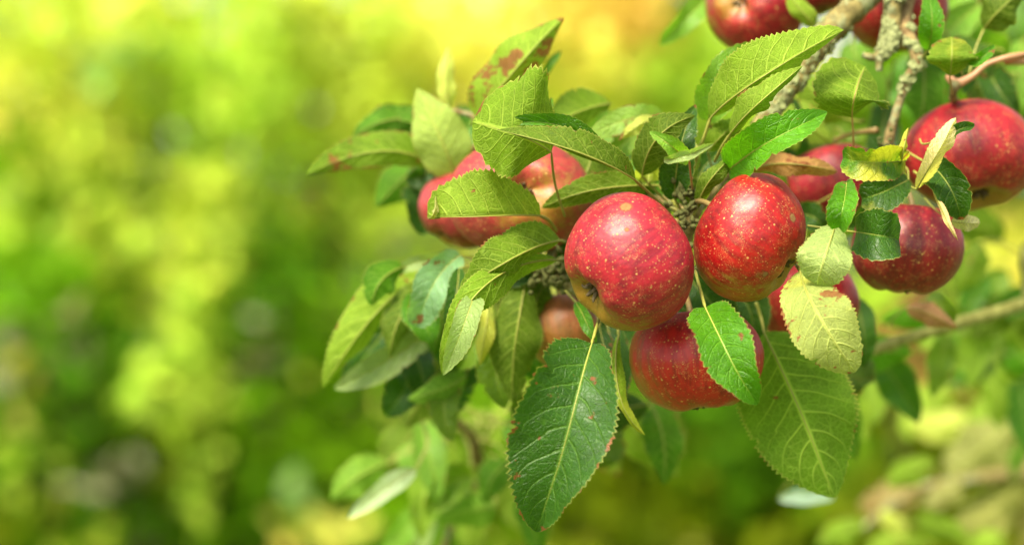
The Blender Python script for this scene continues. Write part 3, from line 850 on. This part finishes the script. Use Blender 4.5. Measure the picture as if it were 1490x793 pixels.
# leaves of the blurred lower branch on the right
rb = random.Random(5)
for k in range(22):
    i = rb.randrange(14, 70)
    p = low_pts[i]
    px = p.x / p.y * FPX + 745; py = 396.5 - (p.z - CAM_Z) / p.y * FPX
    a = rb.uniform(0, 6.28); ln = rb.uniform(70, 120)
    dx, dy = math.cos(a) * ln, math.sin(a) * ln * 0.9 + 20
    B((px + dx * 0.15, py + dy * 0.15), (px + dx * 0.6, py + dy * 0.6 - 8), (px + dx * 1.1, py + dy * 1.1), rb.uniform(20, 32), p.y + rb.uniform(0.03, 0.35), rb.choice('tu'),
      tint=rb.choice([T_MD, T_BR, U_MD, U_LT, U_DK]), brown=0.1)

# ------------------------------------------------------------------ apples
def make_apple(idx, label, cx, cy, rx, ry, Y, calyx, stem_to=None, blush=(0.0, 0.75, 0.55), thr=-0.35, soft=0.25, cyel=0.5, red=(0.40, 0.012, 0.022), scars=(), oblate=0.90, gloss=0.38):
    rnd = random.Random(100 + idx)
    c = P(cx, cy, Y)
    R = (rx + ry) * 0.5 * Y / FPX
    wv = lambda v: Vector((v[0], -v[2], v[1])).normalized()
    ca = wv(calyx)
    axis = -ca
    q = Vector((0, 0, 1)).rotation_difference(axis)
    inv = q.inverted()
    root = thing("apple", label, "apple", c, "apples on the tree")
    root.rotation_mode = 'QUATERNION'
    root.rotation_quaternion = q
    scl = []
    for (sx, sy, sr) in scars:
        dx, dy = (sx - cx) / rx, -(sy - cy) / ry
        dz = math.sqrt(max(0.02, 1 - dx * dx - dy * dy))
        scl.append((tuple(inv @ wv((dx, dy, dz))), sr, 1))
    mat = apple_material(idx, R, inv @ wv(blush), thr, soft, cyel, red, scl, rnd.uniform(0, 10), gloss)
    # apparent height/width ratio is kept by scaling along the world axes
    kx, kz = rx * 2 / (rx + ry), ry * 2 / (rx + ry)
    nr, ns = 56, 72
    seed = Vector((rnd.uniform(0, 50), rnd.uniform(0, 50), 0))
    prof = []
    verts, faces = [], []
    for i in range(nr + 1):
        ph = math.pi * i / nr
        for j in range(ns):
            th = 2 * math.pi * j / ns
            sh = 1.0 + 0.035 * math.cos(ph)                     # shoulders fuller than the eye end
            r = R * sh * (max(math.sin(ph), 0.0) ** 0.92)
            z = R * oblate * math.cos(ph) * (1.0 + 0.03 * math.cos(ph))
            z -= R * 0.36 * math.exp(-(ph / 0.30) ** 2)
            z += R * 0.24 * math.exp(-((math.pi - ph) / 0.27) ** 2)
            lob = 0.028 * math.cos(5 * th + seed.x) * math.exp(-((math.pi - ph - 0.35) / 0.35) ** 2)
            d = Vector((math.sin(ph) * math.cos(th), math.sin(ph) * math.sin(th), math.cos(ph)))
            k = 1 + lob + 0.05 * mnoise.noise(d * 1.1 + seed) + 0.014 * mnoise.noise(d * 3.0 + seed)
            v = Vector((r * math.cos(th) * k, r * math.sin(th) * k, z * (1 + lob)))
            w = q @ v
            w = Vector((w.x * kx, w.y, w.z * kz))
            verts.append(inv @ w)
    for i in range(nr):
        for j in range(ns):
            j2 = (j + 1) % ns
            faces.append((i * ns + j, (i + 1) * ns + j, (i + 1) * ns + j2, i * ns + j2))
    mesh_obj("skin", verts, faces, mat, root)
    # dried calyx: five curled sepals round a dark eye
    zb = sum((verts[(nr - 4) * ns + j].z for j in range(ns))) / ns
    zc = sum((verts[nr * ns + j].z for j in range(ns))) / ns
    v, f = [], []
    for s in range(16):
        th = 2 * math.pi * s / 16
        v.append(Vector((math.cos(th) * R * 0.10, math.sin(th) * R * 0.10, zc - R * 0.015)))
    v.append(Vector((0, 0, zc + R * 0.03)))
    for s in range(16):
        f.append((s, 16, (s + 1) % 16))
    cal = mesh_obj("calyx", v, f, M_SEPAL, root)
    for s in range(5):
        th = 2 * math.pi * s / 5 + rnd.uniform(-0.3, 0.3)
        e = Vector((math.cos(th), math.sin(th), 0)); t = Vector((-math.sin(th), math.cos(th), 0))
        Ls = R * rnd.uniform(0.11, 0.19)
        o0 = Vector((0, 0, zc)) + e * R * 0.07
        curlv = rnd.uniform(-0.5, 1.1)
        pts = [o0, o0 + e * Ls * 0.2 - Vector((0, 0, Ls * 0.5)), o0 + e * Ls * (0.35 + curlv * 0.3) - Vector((0, 0, Ls * 0.85)), o0 + e * Ls * (0.4 + curlv * 0.8) - Vector((0, 0, Ls * (1.0 - max(0, curlv) * 0.3)))]
        vv, ff = tube_data(catmull(pts, 3), [R * 0.05 * (1 - 0.085 * i) for i in range(10)], 5, flat=0.45)
        mesh_obj("sepal", vv, ff, M_SEPAL, cal)
    # stem
    z0 = verts[0].z
    s0 = Vector((0, 0, z0 - R * 0.03)); s1 = Vector((0, 0, z0 + R * 0.30))
    if stem_to is not None:
        e = inv @ (P(*stem_to) - c)
    else:
        near = min(anchors, key=lambda a: (a - (c + axis * R * 1.2)).length)
        e = inv @ (near - c)
        if (e - s1).length > R * 1.6:
            e = s1 + (e - s1).normalized() * R * 0.9
    pts = catmull([s0, s1, s1.lerp(e, 0.5) + Vector((0, 0, R * 0.12)), e], 6)
    n = len(pts)
    vv, ff = tube_data(pts, [R * (0.045 + 0.03 * abs(2 * i / (n - 1) - 1) ** 3) for i in range(n)], 8, 0.12, 500.0)
    mesh_obj("stem", vv, ff, M_STEM, root)
    return root

RED_A = (0.32, 0.009, 0.021)
RED_B = (0.30, 0.0035, 0.005)
RED_D = (0.42, 0.010, 0.010)
make_apple(0, "large red apple with a round tan scar, its dried eye on the lower left flank", 913, 382, 98, 103, 1.22, (-0.76, -0.56, 0.33), (975, 325, 1.285), blush=(0.15, 0.70, 0.65), thr=-0.36, soft=0.28, cyel=0.22, red=RED_A, scars=[(908, 302, 0.085), (908, 334, 0.03)])
make_apple(1, "glossy bright red apple right beside the scarred one, yellowish underneath", 1093, 347, 85, 97, 1.235, (0.72, -0.62, 0.25), (1010, 300, 1.295), blush=(-0.1, 0.85, 0.5), thr=-0.36, soft=0.25, cyel=0.25, red=RED_B, scars=[(1146, 315, 0.075), (1106, 405, 0.05)], gloss=0.34)
make_apple(2, "mottled red apple hanging below the front pair, a bright green leaf across it", 1013, 524, 98, 89, 1.265, (0.12, -0.95, 0.05), (985, 405, 1.315), blush=(0.25, 0.30, 0.85), thr=-0.02, soft=0.6, cyel=0.3, red=RED_D, scars=[])
make_apple(3, "pink and yellow apple showing its open eye between folded leaves", 757, 286, 106, 86, 1.325, (0.08, 0.10, 0.97), (815, 330, 1.40), blush=(-0.35, 0.15, -0.92), thr=-0.90, soft=0.26, cyel=0.0, red=(0.33, 0.022, 0.028))
make_apple(4, "pale pink apple tucked behind the pink and yellow one", 672, 306, 66, 60, 1.39, (-0.5, -0.8, 0.2), blush=(-0.3, 0.7, 0.6), thr=-0.5, soft=0.3, cyel=0.2, red=(0.34, 0.025, 0.032))
make_apple(5, "dull orange-red apple half hidden behind a large dark leaf, hanging from the lichened spur", 820, 482, 56, 60, 1.355, (0.1, -0.9, 0.3), (806, 405, 1.335), blush=(0.2, 0.6, 0.5), thr=0.45, soft=0.7, cyel=0.2, red=(0.46, 0.14, 0.045))
make_apple(6, "dark red apple behind the cream blotched leaf", 1174, 440, 76, 68, 1.36, (0.2, -0.9, 0.2), blush=(0.3, 0.5, 0.8), thr=-0.7, soft=0.3, red=(0.32, 0.004, 0.010))
make_apple(7, "round dark red apple with its dried eye straight underneath, a dry blade on its shoulder", 1320, 363, 82, 79, 1.31, (-0.10, -0.99, 0.03), (1295, 235, 1.335), blush=(0.1, 0.7, 0.7), thr=-0.62, soft=0.3, cyel=0.2, red=(0.22, 0.003, 0.010))
make_apple(8, "big red apple under the reddish shoot, green round its eye", 1413, 228, 98, 87, 1.355, (0.12, -0.86, 0.42), (1387, 143, 1.335), blush=(0.0, 0.7, 0.7), thr=-0.42, soft=0.22, cyel=0.8, red=(0.30, 0.006, 0.012))
make_apple(9, "shaded red apple behind the curled brown leaf", 1216, 268, 74, 62, 1.40, (0.3, -0.9, 0.3), (1275, 190, 1.345), blush=(0.0, 0.7, 0.7), thr=-0.6, soft=0.3, red=(0.29, 0.008, 0.02))
make_apple(10, "red apple above the branch with its pale eye facing out", 1098, 3, 73, 80, 1.40, (-0.46, -0.05, 0.86), (1180, -40, 1.40), blush=(0.5, 0.3, 0.7), thr=-0.55, soft=0.3, cyel=1.05, red=(0.28, 0.006, 0.012))
make_apple(11, "deep red apple peeping out between a pale leaf and the thick branch", 1188, -18, 48, 46, 1.44, (0.2, -0.9, 0.2), (1240, -70, 1.40), blush=(0.2, 0.6, 0.8), thr=-0.8, soft=0.2, red=(0.26, 0.006, 0.014))
make_apple(12, "red apple behind the hanging lichen covered spur", 1306, 12, 76, 74, 1.405, (0.1, -0.95, 0.2), (1340, -85, 1.40), blush=(0.0, 0.8, 0.6), thr=-0.35, soft=0.3, cyel=0.5, red=(0.26, 0.005, 0.009))

# a small fly resting on the long leaf
def make_fly():
    c = P(838, 193, 1.212)
    root = thing("fly", "tiny dark fly resting on the long folded leaf", "insect", c)
    md = simple_material("fly_body_dark", (0.02, 0.015, 0.012), 0.4, (0.06, 0.03, 0.02), 900.0)
    mw = simple_material("fly_wing_pale", (0.45, 0.33, 0.30), 0.3, (0.6, 0.5, 0.45), 900.0)
    d = Vector((0.86, 0.1, -0.35)).normalized()
    pts = [d * -0.0028, d * -0.0018, d * -0.0006, d * 0.0004, d * 0.0016, d * 0.0026]
    v, f = tube_data(pts, [0.0004, 0.0009, 0.0006, 0.0009, 0.0008, 0.0002], 8)
    mesh_obj("body", v, f, md, root)
    for sd in (-1, 1):
        o0 = d * 0.0001 + Vector((0, 0, 0.0008))
        w = Vector((0, -1, 0.15)).normalized() * sd
        v = [o0, o0 + d * 0.0018 + w * 0.0012 + Vector((0, 0, 0.0003)), o0 + d * 0.0034 + w * 0.0011, o0 + d * 0.0036 + w * 0.0003, o0 + d * 0.0016]
        mesh_obj("wing", v, [(0, 1, 2, 3, 4)], mw, root)
    for k in range(6):
        sd = -1 if k % 2 else 1
        o0 = d * (-0.0006 + 0.0006 * (k // 2))
        e = o0 + Vector((0, -1, 0)) * sd * 0.0016 + Vector((0, 0, -0.0008)) + d * 0.0006 * (k // 2 - 1)
        v, f = tube_data([o0, o0.lerp(e, 0.5) + Vector((0, 0, 0.0006)), e], [0.00012] * 3, 4)
        mesh_obj("leg", v, f, md, root)
make_fly()

# ------------------------------------------------------------------ background shrubs and trees
bgr = random.Random(31)
def leaf_quads(v, f, cols, c, size, rnd, col, up=0.35):
    d = Vector((rnd.gauss(0, 1), rnd.gauss(0, 1), rnd.gauss(-0.3, 0.8))).normalized()
    nrm = Vector((rnd.gauss(0, 0.8), rnd.gauss(-0.35, 0.8), rnd.gauss(up + 0.4, 0.7)))
    nrm = (nrm - d * nrm.dot(d))
    if nrm.length < 1e-3:
        nrm = d.orthogonal()
    nrm.normalize()
    s = d.cross(nrm)
    L_ = size * rnd.uniform(0.7, 1.3); w = L_ * rnd.uniform(0.26, 0.36)
    b = len(v)
    v.extend([c, c + d * L_ * 0.35 + s * w + nrm * w * 0.35, c + d * L_ * 0.45, c + d * L_ * 0.35 - s * w + nrm * w * 0.35, c + d * L_ * 0.75 + s * w * 0.7 + nrm * w * 0.2, c + d * L_ * 0.75 - s * w * 0.7 + nrm * w * 0.2, c + d * L_])
    f.extend([(b, b + 2, b + 1), (b, b + 3, b + 2), (b + 1, b + 2, b + 4), (b + 2, b + 3, b + 5), (b + 2, b + 6, b + 4), (b + 2, b + 5, b + 6)])
    j = rnd.uniform(0.75, 1.25)
    cc = tuple(max(0.004, x * j * rnd.uniform(0.9, 1.1)) for x in col)
    cols.extend([cc] * 7)

def shrub(name, label, cat, clumps, Y, size=0.052, group=None, depth=0.40, base_px=None, dens=1.8, gloss=False):
    """clumps: (px, py, rx, ry, colour, count[, dY]); a plant standing on the ground with stems up to each clump"""
    Y *= 1.45
    size *= 1.4
    depth *= 1.4
    xs = sum(c[0] for c in clumps) / len(clumps) if base_px is None else base_px
    foot = Vector(((xs - 745) / FPX * Y, Y + 0.1, 0.0))
    root = thing(name, label, cat, foot, group)
    v, f, cols = [], [], []
    sv, sf = [], []
    for cl in clumps:
        px, py, rx, ry, col, cnt = cl[:6]
        dY = cl[6] if len(cl) > 6 else 0.0
        c = P(px, py, Y + dY)
        ax, az = rx / FPX * Y, ry / FPX * Y
        for k in range(int(cnt * (dens if cnt > 15 else 1))):
            while True:
                q = Vector((bgr.uniform(-1, 1), bgr.uniform(-1, 1), bgr.uniform(-1, 1)))
                if q.length < 1: break
            leaf_quads(v, f, cols, c + Vector((q.x * ax, q.y * depth, q.z * az)) - foot, size, bgr, col)
        e = c - foot
        pts = [Vector((bgr.uniform(-.05, .05), bgr.uniform(-.05, .05), -0.03)), Vector((e.x * 0.25, 0.05, e.z * 0.4)), Vector((e.x * 0.7, e.y * 0.5 + 0.05, e.z * 0.75)), e]
        tube_data(catmull(pts, 4), [0.018 * (1 - i / 16) + 0.003 for i in range(13)], 6, 0, 1, sv, sf)
    mesh_obj("stems" if cat != "tree" else "trunk", sv, sf, M_WOOD, root)
    mesh_obj("crown" if cat == "tree" else "foliage", v, f, M_FOL, root, True, {"tint": cols})
    return root

YG = (0.47, 0.565, 0.065)     # yellow green autumn leaf, full sun partly put into the colour
LG = (0.38, 0.545, 0.050)     # lime
YE = (0.66, 0.64, 0.110)     # yellow
OR = (0.60, 0.42, 0.085)     # tan
MG = (0.110, 0.250, 0.003)
OG = (0.115, 0.165, 0.002)   # olive
DG = (0.055, 0.140, 0.002)
PG = (0.28, 0.46, 0.13)      # pale green
GY = (0.25, 0.25, 0.15)      # pale grey: glints of glossy leaves, put into the leaf colour
shrub("tall_shrub", "tall blurred yellow green shrub filling the left of the garden", "shrub", [
    (60, 40, 130, 110, YG, 170), (60, 160, 120, 100, YE, 150), (180, 90, 120, 120, YG, 170), (30, 270, 90, 110, LG, 120), (150, 250, 100, 110, YG, 150),
    (190, 380, 90, 120, YG, 130), (40, 240, 40, 60, MG, 40, -0.2), (330, 80, 110, 130, LG, 170), (350, 200, 90, 120, LG, 130), (170, 80, 60, 50, PG, 25, -0.3),
    (310, 360, 55, 130, YG, 130, -0.2), (300, 480, 60, 130, LG, 120, -0.2), (210, 20, 70, 50, YE, 60), (110, 330, 80, 80, LG, 70)], 4.7)
shrub("tall_shrub", "bright lemon yellow blurred shrub behind the upper left leaves", "shrub", [
    (430, 40, 100, 100, YG, 150), (470, 160, 100, 100, YG, 150), (580, 60, 100, 100, YG, 150), (560, 180, 90, 100, YG, 140), (660, 60, 80, 90, YE, 110), (470, 280, 80, 90, LG, 90),
    (440, 370, 70, 80, LG, 60), (380, 185, 30, 30, OR, 12, -0.3), (470, 280, 40, 40, OR, 14, -0.3), (690, 160, 80, 100, YE, 110), (440, 60, 60, 60, OG, 20, -0.2), (600, 330, 90, 90, LG, 80)], 5.2)
shrub("low_shrub", "dark green blurred shrub with pale grey leaves painted as glints low on the left", "shrub", [
    (40, 420, 130, 80, MG, 110), (150, 560, 170, 120, DG, 220), (20, 600, 110, 120, MG, 120), (120, 740, 180, 110, DG, 220), (50, 760, 120, 70, OG, 60, -0.2), (20, 560, 40, 40, YE, 10, -0.3), (60, 680, 60, 50, LG, 16, -0.3), (230, 560, 50, 60, LG, 20, -0.2),
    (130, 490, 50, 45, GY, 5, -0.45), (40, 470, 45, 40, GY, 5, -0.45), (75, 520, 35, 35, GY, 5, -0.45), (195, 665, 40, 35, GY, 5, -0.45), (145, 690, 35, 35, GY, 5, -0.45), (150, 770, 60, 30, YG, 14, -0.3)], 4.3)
shrub("low_shrub", "olive and green blurred shrub in the lower middle left", "shrub", [
    (260, 640, 100, 130, OG, 170), (330, 740, 110, 90, MG, 130), (440, 600, 110, 120, MG, 150), (420, 720, 120, 100, DG, 180), (530, 720, 100, 100, MG, 110), (470, 765, 60, 35, YE, 18, -0.3),
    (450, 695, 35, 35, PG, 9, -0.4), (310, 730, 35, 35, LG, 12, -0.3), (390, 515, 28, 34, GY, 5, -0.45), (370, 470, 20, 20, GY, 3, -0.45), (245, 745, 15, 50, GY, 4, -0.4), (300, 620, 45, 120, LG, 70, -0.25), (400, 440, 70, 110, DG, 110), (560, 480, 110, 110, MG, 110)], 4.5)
shrub("low_shrub", "dark shaded shrub seen through the gap in the yellow green one", "shrub", [
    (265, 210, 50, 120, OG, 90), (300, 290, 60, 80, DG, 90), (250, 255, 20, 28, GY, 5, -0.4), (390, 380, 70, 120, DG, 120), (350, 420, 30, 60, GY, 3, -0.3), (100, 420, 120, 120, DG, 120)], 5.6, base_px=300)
shrub("autumn_shrub", "orange tan blurred shrub high behind the leaf tips", "shrub", [
    (860, 20, 100, 70, OR, 150), (790, 50, 70, 70, YE, 80), (930, 50, 60, 70, OR, 80), (880, 110, 90, 60, YE, 100), (840, 160, 120, 70, YG, 110), (960, 130, 70, 70, LG, 70), (900, 210, 130, 60, YG, 120)], 5.0)
shrub("tall_shrub", "lime green blurred shrub behind the branch", "shrub", [
    (1010, 140, 90, 90, LG, 110), (1030, 60, 70, 80, LG, 80), (970, 20, 50, 50, OG, 40), (1180, 190, 110, 90, YG, 150), (1240, 230, 90, 80, YG, 100), (1100, 230, 110, 90, LG, 110), (970, 300, 140, 90, LG, 120)], 5.0)
shrub("tall_shrub", "mid green blurred shrub in the upper right corner", "shrub", [
    (1400, 40, 130, 100, MG, 190), (1470, 140, 90, 110, MG, 120), (1330, 150, 90, 90, MG, 120), (1395, 25, 35, 35, PG, 14, -0.3), (1360, 110, 30, 30, PG, 10, -0.3), (1480, 20, 60, 60, DG, 60)], 3.6)
shrub("low_shrub", "bright yellow and green blurred shrub beyond the right hand apples", "shrub", [
    (1450, 370, 70, 50, YE, 90, -0.3), (1440, 320, 90, 40, MG, 80), (1400, 530, 120, 90, LG, 130), (1470, 470, 80, 80, MG, 90), (1290, 470, 80, 70, LG, 80), (1300, 580, 100, 80, MG, 100), (1440, 420, 90, 60, LG, 80), (1380, 400, 60, 60, LG, 50)], 3.8)
shrub("low_shrub", "dark green blurred shrub under the apples", "shrub", [
    (700, 700, 130, 110, MG, 140), (840, 740, 130, 100, OG, 150), (960, 690, 110, 70, OG, 100), (1060, 640, 130, 110, DG, 190), (1050, 760, 160, 80, OG, 150), (1200, 700, 130, 120, DG, 180), (1180, 780, 120, 60, OG, 80), (900, 590, 160, 90, DG, 150), (720, 560, 120, 100, MG, 110), (1250, 600, 110, 100, DG, 120)], 4.0)
shrub("low_shrub", "brownish green blurred shrub in the lower right corner", "shrub", [
    (1400, 640, 130, 90, OG, 130), (1350, 760, 140, 80, OG, 130), (1470, 740, 90, 90, (0.30, 0.26, 0.08), 100), (1310, 520, 40, 60, (0.22, 0.10, 0.04), 25, -0.3)], 3.4)
# trees standing farther back close the view
for k, (x, h, col, lab) in enumerate([(-2.9, 5.0, MG, "mid green tree far behind the yellow green shrub"), (-1.0, 5.6, YG, "yellowing tree far behind the lemon shrub"), (0.6, 5.2, YE, "golden tree far behind the orange shrub"),
                         (2.0, 5.6, LG, "light green tree far behind the branch"), (3.4, 5.0, DG, "dark green tree far behind the right hand shrubs")]):
    Yt = 12.0 + (k % 2) * 1.2
    root = thing("garden_tree", lab, "tree", (x, Yt, 0), "trees at the back of the garden")
    sv, sf = tube_data(catmull([Vector((0, 0, -0.05)), Vector((0.05, 0, h * 0.3)), Vector((-0.05, 0.05, h * 0.6)), Vector((0, 0, h * 0.9))], 5), [0.12 * (1 - i / 17) + 0.01 for i in range(16)], 10, 0.1, 8.0)
    for b in range(7):
        a = b * 0.9 + k
        z = h * (0.25 + 0.09 * b)
        tube_data([Vector((0, 0, z)), Vector((math.cos(a) * 0.4, math.sin(a) * 0.4, z + 0.3)), Vector((math.cos(a) * 0.9, math.sin(a) * 0.9, z + 0.5))], [0.04, 0.025, 0.01], 6, 0, 1, sv, sf)
    mesh_obj("trunk", sv, sf, M_WOOD, root)
    v, f, cols = [], [], []
    for c in range(70):
        cc = Vector((bgr.gauss(0, 0.55), bgr.gauss(0, 0.4), h * bgr.uniform(0.04, 0.95)))
        for q in range(50):
            leaf_quads(v, f, cols, cc + Vector((bgr.gauss(0, 0.22), bgr.gauss(0, 0.22), bgr.gauss(0, 0.2))), 0.11, bgr, col)
    mesh_obj("crown", v, f, M_FOL, root, True, {"tint": cols})
